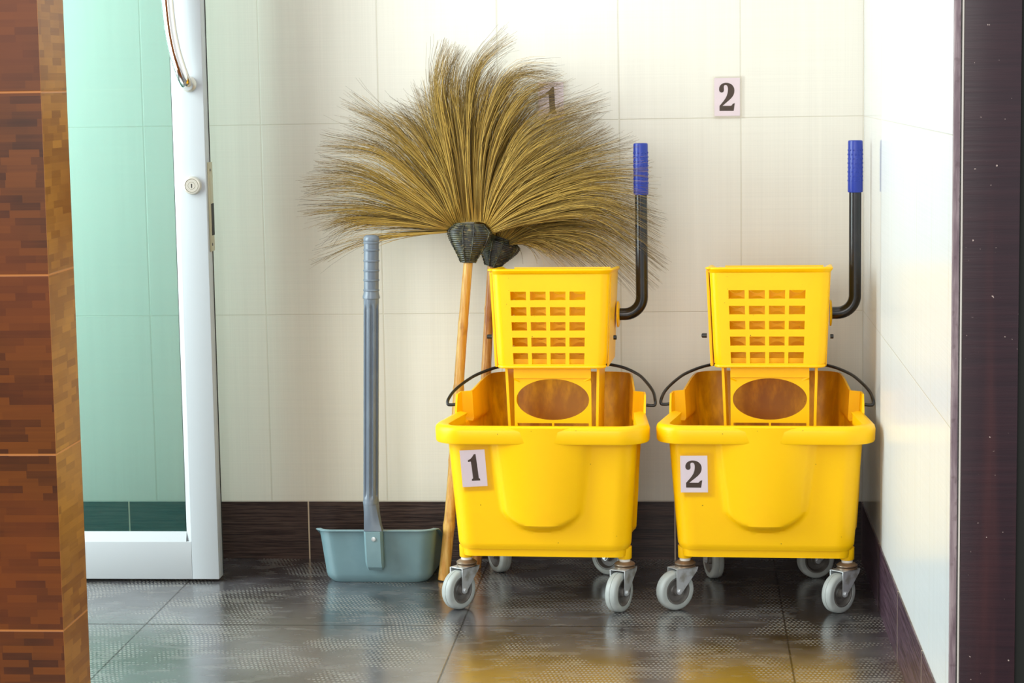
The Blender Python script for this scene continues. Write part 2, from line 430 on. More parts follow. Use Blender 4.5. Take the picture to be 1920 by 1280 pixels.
# pull handle
pts = [(-1.3473, DY0, 1.0115), (-1.3473, DY0-.02, 1.0118), (-1.3478, DY0-.036, 1.020), (-1.3530, DY0-.044, 1.040), (-1.3620, DY0-.048, 1.075),
       (-1.3690, DY0-.050, 1.12), (-1.3735, DY0-.05, 1.18), (-1.3750, DY0-.05, 1.25)]
full = catmull(pts + [(x, y, 2.5-z) for x, y, z in pts[-2::-1]], 80)
bm = bmesh.new(); tube(bm, full, .0122, 20); ph = obj('pull_handle', bm, M['chrome'], door, 50)
for z in (1.0115, 1.4885):
    bm = bmesh.new(); lathe(bm, [(.0155, 0), (.0155, .004), (.0135, .006), (.0135, .008), (.0118, .010), (.0118, .016), (.0105, .017)], Matrix.Translation((-1.3473, DY0, z)) @ Matrix.Rotation(PI/2, 4, 'X'), 32)
    obj('handle_rose', bm, M['satin'], ph)
R = Matrix.Translation((-1.3468, DY0, .8105)) @ Matrix.Rotation(PI/2, 4, 'X')
bm = bmesh.new(); lathe(bm, [(.0185, 0), (.0180, .007), (.0165, .010), (.0140, .0105), (.0133, .0085), (.0128, .0085), (.0126, .0100), (.0075, .0100), (.0072, .0092), (.0069, .0092), (.0067, .0104)], R, 40)
lk = obj('lock_cylinder', bm, M['satin'], door)
bm = bmesh.new(); box(bm, -1.3477, -1.3459, DY0-.0108, DY0-.0103, .8060, .8118); lathe(bm, [(.0014, .0103), (.0014, .0108)], Matrix.Translation((0, 0, .0022)) @ R, 12)
obj('keyhole', bm, M['keyhole'], lk)

# ------------------------------------------------------------------ number cards
def bez(p0, p1, p2, p3, n=8):
    return [tuple((1-t)**3*a + 3*(1-t)**2*t*b + 3*(1-t)*t*t*c + t**3*d for a, b, c, d in zip(p0, p1, p2, p3)) for t in [k/n for k in range(n)]]
def glyph2():   # traced proportions of a fat-face 2, units: card pixels
    L = []
    L += bez((312, 870), (420, 740), (560, 640), (556, 420))
    L += bez((556, 420), (552, 350), (530, 312), (490, 312))
    L += bez((490, 312), (440, 312), (432, 350), (440, 400))
    L += bez((440, 400), (448, 470), (430, 512), (380, 512))
    L += bez((380, 512), (330, 512), (302, 480), (302, 420))
    L += bez((302, 420), (302, 320), (390, 255), (500, 255))
    L += bez((500, 255), (640, 255), (742, 340), (742, 460))
    L += bez((742, 460), (742, 640), (600, 700), (402, 866))
    L += [(402, 866), (640, 868)]
    L += bez((640, 868), (672, 862), (680, 830), (692, 797), 4)
    L += [(750, 797), (718, 1005), (312, 1000)]
    return L, (165, 900, 125, 1135)
def glyph1():
    L = [(582, 258), (600, 560), (618, 935)] + bez((618, 935), (630, 942), (650, 940), (655, 960), 4) + [(655, 1000), (412, 1000), (412, 965)]
    L += bez((412, 965), (420, 940), (445, 942), (456, 930), 4) + [(452, 930), (440, 620), (430, 462)]
    L += bez((430, 462), (400, 455), (380, 470), (360, 468), 4) + bez((360, 468), (335, 465), (335, 425), (360, 415), 4)
    L += bez((360, 415), (430, 395), (480, 340), (530, 262), 6) + [(530, 262)]
    return L, (130, 850, 140, 1165)
def card(name, g, W, Hh, M4, parent=None, film_pad=.004):
    """paper card in its own x/z plane facing -y"""
    L, (a0, a1, b0, b1) = g
    bm = bmesh.new(); box(bm, -W/2, W/2, -.0004, .0004, -Hh/2, Hh/2)
    p = obj(name, bm, M['pink_paper'], parent); p.matrix_local = M4
    bm = bmesh.new()
    L = [q for k, q in enumerate(L) if abs(q[0]-L[k-1][0]) + abs(q[1]-L[k-1][1]) > 2]
    vs = [bm.verts.new(((x-(a0+a1)/2)/(a1-a0)*W, 0, -((y-(b0+b1)/2)/(b1-b0))*Hh)) for x, y in L]
    f = bm.faces.new(vs); bm.normal_update(); bmesh.ops.triangulate(bm, faces=[f])
    ext = bmesh.ops.extrude_face_region(bm, geom=list(bm.faces))
    bmesh.ops.translate(bm, vec=(0, -.0002, 0), verts=[v for v in ext['geom'] if isinstance(v, bmesh.types.BMVert)])
    n = obj('numeral', bm, M['ink'], p, 10); n.location = (0, -.0005, 0)
    bm = bmesh.new(); box(bm, -W/2-film_pad, W/2+film_pad*1.2, -.0002, .0002, -Hh/2-film_pad*1.2, Hh/2+film_pad)
    s = obj('plastic_sleeve', bm, M['film'], p); s.location = (0, -.0010, 0)
    return p
c2 = card('number_card', glyph2(), .0525, .0775, Matrix.Translation((-.2778, -.0014, .9680)))
tag(c2, 'pink card with brown number 2 on the wall above the right bucket', 'number card')
c1 = card('number_card', glyph1(), .0525, .0775, Matrix.Translation((-.6405, -.0014, .9650)))
tag(c1, 'pale pink card with brown 1 on the wall, half hidden behind the broom bristles', 'number card')

# ------------------------------------------------------------------ mop bucket carts
def rounded(corners, radii, narc, nside):
    """corners CCW; returns consistent point list of (x, y)"""
    n = len(corners); arcs = []
    for i in range(n):
        p = Vector(corners[i]); a = (Vector(corners[i-1]) - p).normalized(); b = (Vector(corners[(i+1) % n]) - p).normalized()
        ang = a.angle(b); r = radii[i]; d = r/math.tan(ang/2)
        s = p + a*d; e = p + b*d; c = p + (a+b).normalized()*(r/math.sin(ang/2))
        v0 = s-c; v1 = e-c; th = v0.angle(v1)
        arc = []
        for k in range(narc+1):
            t = k/narc; q = (v0*math.sin((1-t)*th) + v1*math.sin(t*th))/math.sin(th); arc.append(c+q)
        arcs.append(arc)
    out = []
    for i in range(n):
        out += arcs[i]
        s = arcs[i][-1]; e = arcs[(i+1) % n][0]
        for k in range(1, nside[i]): out.append(s.lerp(e, k/nside[i]))
    return out

Z0 = .121
def body_outline(z):
    t = (z-Z0)/.235
    wf = lerp(.1695, .1870, t); wr = lerp(.131, .140, t); yf = -.190 - .017*t; yr = lerp(.160, .182, min(t, 1.2))
    return rounded([(-wf, yf), (wf, yf), (wr, yr), (-wr, yr)], [.034, .034, .045, .045], 8, [72, 34, 20, 34])
def ztop(x, y):
    a = .361 + smooth(-.052, -.030, y)*.036
    return a + smooth(-.03, .13, y)*.016
def norm_out(pts, i):
    a = pts[i-1]; b = pts[(i+1) % len(pts)]; d = (b-a).normalized(); return Vector((d.y, -d.x))
def body_bulge(x, y, z, nrm):
    d = 0.
    if nrm.y < -.5:   # spout pocket on the front
        hb = lerp(.070, .0915, min(1, max(0, (z-.17)/.18))); u = abs(x)/hb
        zb = .158 + .030*min(1, u)**3
        d += .0245*max(0, math.cos(PI/2*min(1, u/1.12)))**.6*smooth(1.12, .90, u)*smooth(zb-.003, zb+.014, z)
    if abs(nrm.x) > .8:  # wheel-side panels and bail bosses
        d += .010*smooth(-.118, -.108, y)*smooth(.125, .112, y)*smooth(.136, .150, z)*smooth(.345, .33, z)
        d += .0195*smooth(-.058, -.050, y)*smooth(.004, -.004, y)*smooth(.335, .345, z)
    return d
def make_bucket(parent):
    base = body_outline(.3); N = len(base); K = 56
    bm = bmesh.new(); cols = [[] for _ in range(N)]
    for j in range(K+1):
        s = j/K
        for i in range(N):
            zt = ztop(*base[i]); z = Z0 + (zt-Z0)*s
            cols[i].append((z,))
    cache = {}
    grid = []
    for j in range(K+1):
        ring = []
        for i in range(N):
            z = cols[i][j][0]; key = round(z, 4)
            if key not in cache: cache[key] = body_outline(z)
            pts = cache[key]; p = pts[i]; nn = norm_out(pts, i)
            d = body_bulge(p.x, p.y, z, nn)
            d -= .0035*(1-smooth(Z0-.001, Z0+.010, z))   # rounded foot
            q = p + nn*d
            ring.append(bm.verts.new((q.x, q.y, z)))
        grid.append(ring)
    for a, b in zip(grid, grid[1:]):
        for i in range(N): bm.faces.new((a[i], a[(i+1)%N], b[(i+1)%N], b[i]))
    bm.faces.new(grid[0][::-1])
    o = obj('bucket', bm, M['yellow_tub'], parent, 45); solidify(o, .0038)
    # skid and caster sockets under the tub
    bm = bmesh.new()
    pts = rounded([(-.158, -.181), (.158, -.181), (.126, .15), (-.126, .15)], [.02]*4, 5, [4]*4)
    a = [bm.verts.new((p.x, p.y, .106)) for p in pts]; b = [bm.verts.new((p.x*1.01, p.y*1.01, .1225)) for p in pts]; n = len(pts)
    for k in range(n): bm.faces.new((a[k], a[(k+1)%n], b[(k+1)%n], b[k]))
    bm.faces.new(a[::-1]); bm.faces.new(b)
    for sx, sy_ in STEMS: lathe(bm, [(.0122, .0985), (.0134, .1000), (.0138, .1225)], Matrix.Translation((sx, sy_, 0)), 24)
    obj('skid_frame', bm, M['yellow'], parent, 45)
    # rolled rim round the front half
    pts = body_outline(.355); n = len(pts); path = []
    order = list(range(n))
    # start on the left side, go through the front, end on the right side
    k0 = min(range(n), key=lambda i: abs(pts[i].y+.040) + (0 if pts[i].x < 0 else 9))
    i = k0
    while True:
        nn = norm_out(pts, i % n); p = pts[i % n]
        f = 1
        path.append(((p.x, p.y, 0), (nn.x*f, nn.y*f, 0)))
        if p.x > 0 and p.y > -.040 and i > k0: break
        i += 1
    bm = bmesh.new()
    sweep(bm, path, [(-.003, .3615), (.010, .3640), (.0165, .3630), (.0205, .3595), (.0222, .3540), (.0215, .3330), (.0200, .3300), (.0175, .3295), (.0170, .3330), (.0175, .3500), (.0140, .3560), (-.002, .3565)])
    obj('rim', bm, M['yellow'], parent, 50)
    # graduation ticks moulded on the inside of the rear wall are too faint to read
    return o

STEMS = [(-.153, -.153), (.153, -.153), (-.118, .125), (.118, .125)]

def grid_plate(bm, us, zs, kind, fmap, nseg=8, ell=1.):
    """plate of cells; kind(i, j) -> 's' solid, 'r' open, 'e' elliptical opening"""
    V = {}
    def v(u, z):
        k = (round(u, 5), round(z, 5))
        if k not in V: V[k] = bm.verts.new(fmap(u, z))
        return V[k]
    for i in range(len(us)-1):
        for j in range(len(zs)-1):
            k = kind(i, j); u0, u1, z0, z1 = us[i], us[i+1], zs[j], zs[j+1]
            if k == 'r': continue
            if k == 's':
                bm.faces.new((v(u0, z0), v(u1, z0), v(u1, z1), v(u0, z1))); continue
            uc, zc = (u0+u1)/2, (z0+z1)/2; ru, rz = (u1-u0)/2*ell, (z1-z0)/2*ell
            outer = []; inner = []
            m = nseg*4
            for q in range(m):
                a = 2*PI*(q+.5*0)/m + PI/4
                c, s = math.cos(a), math.sin(a); mx = max(abs(c), abs(s))
                outer.append(v(uc + (u1-u0)/2*c/mx, zc + (z1-z0)/2*s/mx))
                inner.append(v(uc + ru*c, zc + rz*s))
            for q in range(m):
                bm.faces.new((outer[q], outer[(q+1)%m], inner[(q+1)%m], inner[q]))

WZ0, WZ1 = .4545, .6430
def make_wringer(parent):
    W = lambda z: lerp(.1065, .1150, (z-WZ0)/(WZ1-WZ0)) - (.010*(1-math.sqrt(max(0, 1-((WZ0+.010-z)/.010)**2))) if z < WZ0+.010 else 0)
    YF, YB, RC = -.070, .105, .017
    # path parameter u: 0..1 left side, 1..2 left corner, then front x in metres (+10), then right corner, right side
    xs = []
    for c in (-1.5, -.5, .5, 1.5):
        xs += [-.005 + c*.0392 - .0157, -.005 + c*.0392 + .0157]
    us = [0, .33, .66, 1] + [1+k/6 for k in range(1, 7)]
    us += [10 + x for x in xs] + [20+k/6 for k in range(0, 7)] + [21.33, 21.66, 22]
    def fmap(u, z):
        x, y, zz = fmap0(u, z); return (x, y, zz - .0100*(zz-WZ0)/(WZ1-WZ0)*max(0, y-YF)/.17)
    def fmap0(u, z):
        w = W(z); sc_ = w/.1150; bow = .0016
        if u <= 1: return (-w, lerp(YB, YF+RC, u), z)
        if u <= 2: a = (u-1)*PI/2; return (-w+RC-RC*math.cos(a), YF+RC-RC*math.sin(a), z)
        if u < 15: x = (u-10)*sc_; return (x, YF, z)
        if u <= 21: a = (u-20)*PI/2; return (w-RC+RC*math.sin(a), YF+RC-RC*math.cos(a), z)
        return (w, lerp(YF+RC, YB, u-21), z)
    zs = [WZ0, WZ0+.002, WZ0+.005, .4614, .4833, .4957, .5134, .527, .5435, .556, .5727, .5862, .6028, .620, .632, WZ1]
    open_rows = {3, 5, 7, 9, 11}
    fu = us.index(10 + xs[0])
    cols = {fu, fu+2, fu+4, fu+6}
    bm = bmesh.new(); grid_plate(bm, us, zs, lambda i, j: 'r' if (i in cols and j in open_rows) else 's', fmap)
    o = obj('wringer', bm, M['yellow'], parent, 40); solidify(o, .0075)
    o.location = (.007, 0, 0)
    # lips
    bm = bmesh.new()
    def path_at(z):
        P = [Vector(fmap(u, z)) for u in us]; out = []
        for i, p in enumerate(P):
            a = P[max(i-1, 0)]; b = P[min(i+1, len(P)-1)]; d = (b-a).normalized(); out.append((p, Vector((d.y, -d.x, 0))))
        return out
    top = [(p, nn) for p, nn in path_at(WZ1)]
    sweep(bm, [((p.x, p.y, p.z-WZ1), (nn.x, nn.y, 0)) for p, nn in top], [(-.0075, .6425), (.001, .6470), (.0045, .6465), (.0058, .6440), (.0045, .6415), (.0005, .6365), (-.004, .6360)])
    obj('wringer_lip', bm, M['yellow'], o, 45)
    bm = bmesh.new()
    bot = path_at(WZ0+.004)[4:-4]
    sweep(bm, [((p.x, p.y, 0), (nn.x, nn.y, 0)) for p, nn in bot], [(-.009, .4535), (.0005, .4530), (.0022, .4550), (.0018, .4580), (-.001, .4600), (-.009, .4600)])
    obj('bottom_lip', bm, M['yellow'], o, 45)
    bm = bmesh.new()   # pouring corner of the lip on the left
    lathe(bm, [(.004, .6405), (.0085, .6435), (.0085, .6455), (.006, .6470)], Matrix.Translation((-.1140, YF+.008, 0)), 16)
    obj('lip_corner', bm, M['yellow'], o, 45)
    # press plate with round holes, seen through the grid
    hx = [-.005-.0392*2 + k*.0392 for k in range(5)]
    hz = [.470+.0295*k for k in range(6)]
    us2 = [-.098] + hx + [.098]; zs2 = [.456] + hz + [.6405]
    bm = bmesh.new(); grid_plate(bm, us2, zs2, lambda i, j: 'e' if (0 < i < 5 and 0 < j < 6) else 's', lambda u, z: (u, -.036 + .9*u*u, z + .003), 5, .84)
    pp = obj('press_plate', bm, M['yellow'], o, 30); solidify(pp, .004, even=False)
    bm = bmesh.new(); grid_plate(bm, [-.1035+.014, -.05, .0, .05, .1035], [.456, .49, .53, .57, .61, .637], lambda i, j: 's', lambda u, z: (u, .055+.03*(z-.45)/.19, z), 5, .8)
    bp = obj('back_plate', bm, M['yellow'], o, 30); solidify(bp, .004, even=False)
    # side brackets, lever boss, pin
    for x0, x1, sgn in ((-.1225, -.1170, -1), (.1135, .1165, 1)):
        bm = bmesh.new()
        vs = [bm.verts.new((x - (sgn*.0080 if z < .5 else 0), y, z)) for x in (x0, x1) for y, z in ((-.040, .452), (.112, .452), (.112, .6300), (-.040, .6395))]
        for f in ((0,1,2,3),(7,6,5,4),(0,4,5,1),(1,5,6,2),(2,6,7,3),(3,7,4,0)): bm.faces.new([vs[k] for k in f])
        bmesh.ops.bevel(bm, geom=list(bm.edges), offset=.0012, segments=2, affect='EDGES')
        obj('side_bracket', bm, M['yellow'], o, 40)
    bm = bmesh.new(); lathe(bm, [(.026, 0), (.026, .003), (.022, .0045), (.016, .0050)], Matrix.Translation((.1160, .09, .5415)) @ Matrix.Rotation(PI/2, 4, 'Y'), 32)
    obj('lever_boss', bm, M['yellow'], o, 40)
    for s, xx, yy, zz in ((-1, -.1220, -.020, .5095), (1, .1160, -.005, .5060)):
        bm = bmesh.new(); lathe(bm, [(.0045, 0), (.0045, .005 if s > 0 else .0075), (.0042, .0060 if s > 0 else .0095), (.002, .0065 if s > 0 else .0105)], Matrix.Translation((xx, yy, zz)) @ Matrix.Rotation(s*PI/2, 4, 'Y'), 16)
        obj('pin', bm, M['wire'], o, 40)
    # splash guard with the oval opening
    us3 = [-.0755, -.071, -.0015, .0015, .071, .0755]; 
    bm = bmesh.new()
    grid_plate(bm, [-.0755, .0755], [.3465, .4325, .4700], lambda i, j: 'e' if j == 0 else 's', lambda u, z: (u, -.052, z), 14, .945)
    grid_plate(bm, [-.0755, -.0700, -.0020, .0020, .0700, .0755], [.250, .256, .3432, .3465], lambda i, j: 'r' if (j == 1 and i in (1, 3)) else 's', lambda u, z: (u, -.052, z))
    g = obj('splash_guard', bm, M['yellow'], o, 30); solidify(g, .004, even=False)
    for xa, xb in ((-.0905, -.0825), (.0895, .0840)):
        bm = bmesh.new(); q = []
        for dx in (-.0025, .0025):
            for y in (-.052, .075):
                for z, xx in ((.25, xb), (.457, xa)): q.append(bm.verts.new((xx+dx, y, z)))
        for f in ((0,1,3,2),(4,6,7,5),(0,4,5,1),(2,3,7,6),(0,2,6,4),(1,5,7,3)): bm.faces.new([q[k] for k in f])
        obj('guard_fin', bm, M['yellow'], o, 30)
    return o

def make_lever(parent):
    x0, y, zb, xv = .132, .09, .5415, .1725
    r = .035; c = (xv-r, zb+r)
    pts = [(x0-.006, y, zb), (x0-.002, y, zb), (xv-r, y, zb)]
    for k in range(1, 13):
        a = -PI/2 + k/12*PI/2; pts.append((c[0]+r*math.cos(a), y, c[1]+r*math.sin(a)))
    for k in range(1, 8): pts.append((xv, y, lerp(zb+r, .86, k/7)))
    bm = bmesh.new(); tube(bm, pts, .0122, 24); o = obj('lever_handle', bm, M['black'], parent, 50)
    bm = bmesh.new()
    lathe(bm, [(.0125, .7795), (.0143, .780), (.0148, .782), (.0144, .8780), (.0138, .8805), (.012, .8815)], Matrix.Translation((xv, y, 0)), 32)
    for row in range(8):
        for k in range(12):
            a = 2*PI*(k+.5*(row % 2))/12; z = .803 + row*.0085
            Mt = Matrix.Translation((xv, y, z)) @ Matrix.Rotation(a, 4, 'Z') @ Matrix.Translation((.0138, 0, 0)) @ Matrix.Rotation(PI/2, 4, 'Y')
            lathe(bm, [(.0020, 0), (.0018, .0010), (.0010, .0016)], Mt, 6)
    obj('grip', bm, M['blue'], o, 35)
    return o

def make_bail(parent):
    half = [(-.188, -.028, .376), (-.198, -.028, .375), (-.2045, -.028, .3765), (-.2045, -.020, .385), (-.198, .015, .397), (-.181, .06, .4100), (-.160, .105, .4195), (-.120, .150, .4285), (-.060, .176, .4325), (0, .178, .434)]
    pts = catmull(half + [(-x, y, z) for x, y, z in half[-2::-1]], 120)
    bm = bmesh.new(); tube(bm, pts, .0031, 10)
    return obj('bail_handle', bm, M['wire'], parent, 60)

WHEEL_R = .038
def make_caster(parent, x, y, ang):
    """fork on the stem axis; wheel trails along +x of the caster"""
    t = .024
    bm = bmesh.new()
    lathe(bm, [(.0185, .0860), (.0200, .0870), (.0200, .0888), (.0150, .0925), (.0110, .0935)], Matrix(), 28)
    lathe(bm, [(.0165, .0805), (.0195, .0815), (.0195, .0835), (.0165, .0855)], Matrix(), 28)
    o = obj('caster', bm, M['rusty'], parent, 40); o.location = (x, y, 0); o.rotation_euler = (0, 0, ang)
    bm = bmesh.new(); lathe(bm, [(.0105, .0925), (.0108, .0990)], Matrix(), 24); obj('collar', bm, M['collar'], o)
    bm = bmesh.new(); th = .0018; hw = .0165
    for s in (-1, 1):
        poly = [(t+.006, .0810), (-.0190, .0810), (-.0165, .0740)]
        for k in range(9):
            a = PI + k/8*PI*.95; poly.append((t + .0065*math.cos(a+.35), .038 + .0065*math.sin(a+.35)))
        poly.append((t+.0062, .045))
        A = [bm.verts.new((px, s*hw, pz)) for px, pz in poly]; B = [bm.verts.new((px, s*(hw-th), pz)) for px, pz in poly]
        bm.faces.new(A if s < 0 else A[::-1]); bm.faces.new(B[::-1] if s < 0 else B)
        for k in range(len(poly)): bm.faces.new((A[k], A[(k+1)%len(poly)], B[(k+1)%len(poly)], B[k]))
    box(bm, -.0165, t+.004, -hw, hw, .0792, .0812, .0004, 1)
    obj('fork', bm, M['steel'], o, 30)
    R = Matrix.Translation((t, 0, WHEEL_R)) @ Matrix.Rotation(PI/2, 4, 'X')
    bm = bmesh.new(); w2 = .0118; r = WHEEL_R
    lathe(bm, [(.0262, -w2+.0012), (.0268, -w2), (.0330, -w2), (.0358, -w2+.0010), (.0374, -w2+.0035), (r, -.003), (r, -.0009), (r-.0008, -.0003), (r-.0008, .0003), (r, .0009), (r, .003), (.0374, w2-.0035), (.0358, w2-.0010), (.0330, w2), (.0268, w2), (.0262, w2-.0012), (.0255, w2-.0016), (.0255, -w2+.0016), (.0262, -w2+.0012)], R, 56, cap=False)
    wh = obj('wheel', bm, M['tyre'], o, 40)
    bm = bmesh.new()
    h = [(.0258, w2-.0004), (.0235, w2-.0004), (.0218, w2-.003), (.0200, w2-.0080), (.0110, w2-.0088), (.0092, w2-.0070), (.0088, w2+.0010), (.0050, w2+.0016)]
    lathe(bm, [(a, -b) for a, b in h[::-1]] + h, R, 40); obj('hub', bm, M['hub'], o, 35)
    bm = bmesh.new(); lathe(bm, [(.0042, -.0200), (.0052, -.0190), (.0052, -.0165), (.0030, -.0160), (.0030, .0160), (.0052, .0165), (.0052, .0190), (.0042, .0200)], R, 6)
    obj('axle_bolt', bm, M['steel'], o, 30)
    return o

def copy_tree(o, parent=None):
    c = o.copy(); C.objects.link(c)
    if parent:
        c.parent = parent
    for ch in list(o.children): copy_tree(ch, c)
    return c

YAWC = -.05
cart = empty('mop_bucket_cart', (-.6285, -.272, 0), YAWC)
tag(cart, 'yellow wheeled mop bucket marked 1, with wringer, beside the brooms', 'mop bucket')
make_bucket(cart); make_wringer(cart); make_lever(cart); make_bail(cart)
def ang(dx, dy): return math.atan2(dy, dx) - YAWC
A1 = [ang(-.6, -.8), ang(-.45, -.89), ang(-.5, .85), ang(-.8, .5)]
A2 = [ang(-.82, -.57), ang(-.70, -.71), ang(.3, -.9), ang(-.9, -.3)]
for (sx, sy_), a in zip(STEMS, A1): make_caster(cart, sx, sy_, a)
cart2 = copy_tree(cart); cart2.location = (-.2080, -.2765, 0)
tag(cart2, 'yellow wheeled mop bucket marked 2, with wringer, beside the right wall', 'mop bucket')
for o, a in zip([c for c in cart2.children if c.name.startswith('caster')], A2): o.rotation_euler = (0, 0, a)
def on_front(x, z, tilt):
    t = (z-Z0)/.235; y = -.190 - .017*t
    return Matrix.Translation((x, y-.0008, z)) @ Matrix.Rotation(math.atan(.017/.235), 4, 'X') @ Matrix.Rotation(tilt, 4, 'Y')
card('number_label', glyph1(), .0480, .0715, on_front(-.1285, .2800, -.058), cart, .006)
card('number_label', glyph2(), .0510, .0710, on_front(-.1325, .2690, -.010), cart2, .006)

# ------------------------------------------------------------------ dustpan
pan = empty('dustpan', (-.991, -.125, 0)); tag(pan, 'grey plastic dustpan with tall ribbed upright handle on the floor by the door', 'dustpan')
def pan_path(s):
    w = lerp(.1075, .1190, s); yb = lerp(-.100, -.118, s); yo = .095; r = .030
    P = []
    for k in range(12): P.append((-w, lerp(yo, yb+r, k/12)))
    for k in range(9): a = k/8*PI/2; P.append((-w+r-r*math.cos(a), yb+r-r*math.sin(a)))
    for k in range(1, 20): P.append((lerp(-w+r, w-r, k/20), yb))
    for k in range(9): a = k/8*PI/2; P.append((w-r+r*math.sin(a), yb+r-r*math.cos(a)))
    for k in range(1, 13): P.append((w, lerp(yb+r, yo, k/12)))
    return P
def pan_h(y): return .1125 - .092*max(0, min(1, (y+.100)/.195))**1.15
base = pan_path(1); rings = []
bm = bmesh.new()
for j in range(13):
    s = j/12; P = pan_path(s); ring = []
    for i, (x, y) in enumerate(P):
        z = pan_h(base[i][1])*s; k = 1 - .075*(1-smooth(0, .14, s))**2
        ring.append(bm.verts.new((x*k, y*k if y < 0 else y, z + .0004)))
    rings.append(ring)
for a, b in zip(rings, rings[1:]):
    for i in range(len(base)-1): bm.faces.new((a[i], a[i+1], b[i+1], b[i]))
bm.faces.new(rings[0][::-1])
o = obj('pan', bm, M['pan'], pan, 50); solidify(o, .0022)
bm = bmesh.new(); path = []
for i, (x, y) in enumerate(base):
    a = Vector(base[max(i-1, 0)]); b = Vector(base[min(i+1, len(base)-1)]); d = (b-a).normalized()
    path.append(((x, y, pan_h(y)), (d.y, -d.x, 0)))
sweep(bm, path, [(-.003, -.001), (-.002, .0012), (.006, .0014), (.0078, .0004), (.0078, -.0008), (.006, -.0010)])
obj('rim', bm, M['pan'], pan, 50)
# bracket on the back of the pan and handle
def loft(bm, secs):
    rings = [[bm.verts.new(p) for p in s] for s in secs]; n = len(secs[0])
    for a, b in zip(rings, rings[1:]):
        for k in range(n): bm.faces.new((a[k], a[(k+1)%n], b[(k+1)%n], b[k]))
    bm.faces.new(rings[0][::-1]); bm.faces.new(rings[-1])
def chs(x, y0, y1, z, hw, ch):
    return [(x-hw, y1, z), (x-hw, y0+ch, z), (x-hw+ch*.9, y0, z), (x+hw-ch*.9, y0, z), (x+hw, y0+ch, z), (x+hw, y1, z)]
bm = bmesh.new()
loft(bm, [chs(-.0005, -.128, -.104, .0330, .0150, .002), chs(-.0010, -.134, -.104, .0400, .0170, .003), chs(-.002, -.136, -.106, .050, .0180, .004), chs(-.0035, -.137, -.112, .1135, .0190, .005)])
obj('handle_bracket', bm, M['pan'], pan, 25)
bm = bmesh.new(); lathe(bm, [(.0045, 0), (.0045, .002), (.0025, .0026)], Matrix.Translation((-.0020, -.1365, .0985)) @ Matrix.Rotation(PI/2, 4, 'X'), 16)
obj('screw', bm, M['steel'], pan)
bm = bmesh.new(); YS = -.122
def rsec(x, z, hw, hy, flat):
    P = []
    for k in range(32):
        a = 2*PI*k/32; cx_, cy_ = math.cos(a), math.sin(a)
        q = max(abs(cx_), abs(cy_)); m = lerp(1, 1/q, flat)
        P.append((x+hw*cx_*m, YS+hy*cy_*m, z))
    return P
loft(bm, [rsec(-.0035, .1140, .0190, .0125, .85), rsec(-.0048, .1250, .0180, .013, .7), rsec(-.0062, .1480, .0163, .0145, .35), rsec(-.0075, .1690, .0157, .0157, 0)])
obj('handle_socket', bm, M['grey'], pan, 28)
A = Vector((-.0077, YS, .168)); B = Vector((.0062, YS, .710)); D = B-A
Mh = Matrix.Translation(A) @ Vector((0, 0, 1)).rotation_difference(D).to_matrix().to_4x4()
Lh = D.length
def flute(a, r, h):
    if h < .012 or h > Lh-.137: return r
    g = abs(((a/(2*PI)*8) + .28) % 1 - .5); e = smooth(.012, .020, h)*smooth(Lh-.137, Lh-.145, h)
    return r - .0036*smooth(.27, .19, g)*e
prof = [(.0160, 0), (.0162, .004), (.0157, .006)] + [(.0157, .008+k*.006) for k in range(3)] + [(.0157, .03+k*(Lh-.18)/6) for k in range(7)] + [(.0155, Lh-.148), (.0155, Lh-.142), (.0155, Lh-.136), (.0155, Lh-.120)]
bm = bmesh.new(); lathe(bm, prof, Mh, 96, rad=flute); obj('handle_shaft', bm, M['grey'], pan, 50)
zr = [.6945, .680, .6585, .639, .620, .600]
gp = [(.0158, Lh-.1275), (.0172, Lh-.1265), (.0172, Lh-.1240), (.0160, Lh-.1200)]
for z in zr[::-1]:
    h = z - .168
    gp += [(.0150, h-.0022), (.0161, h-.0016), (.0163, h), (.0155, h+.0014), (.0150, h+.0020)]
gp += [(.0160, Lh-.012), (.0158, Lh-.008), (.0140, Lh-.0035), (.0100, Lh-.0008), (.004, Lh)]
bm = bmesh.new(); lathe(bm, gp, Mh, 40); obj('grip', bm, M['grey'], pan, 35)

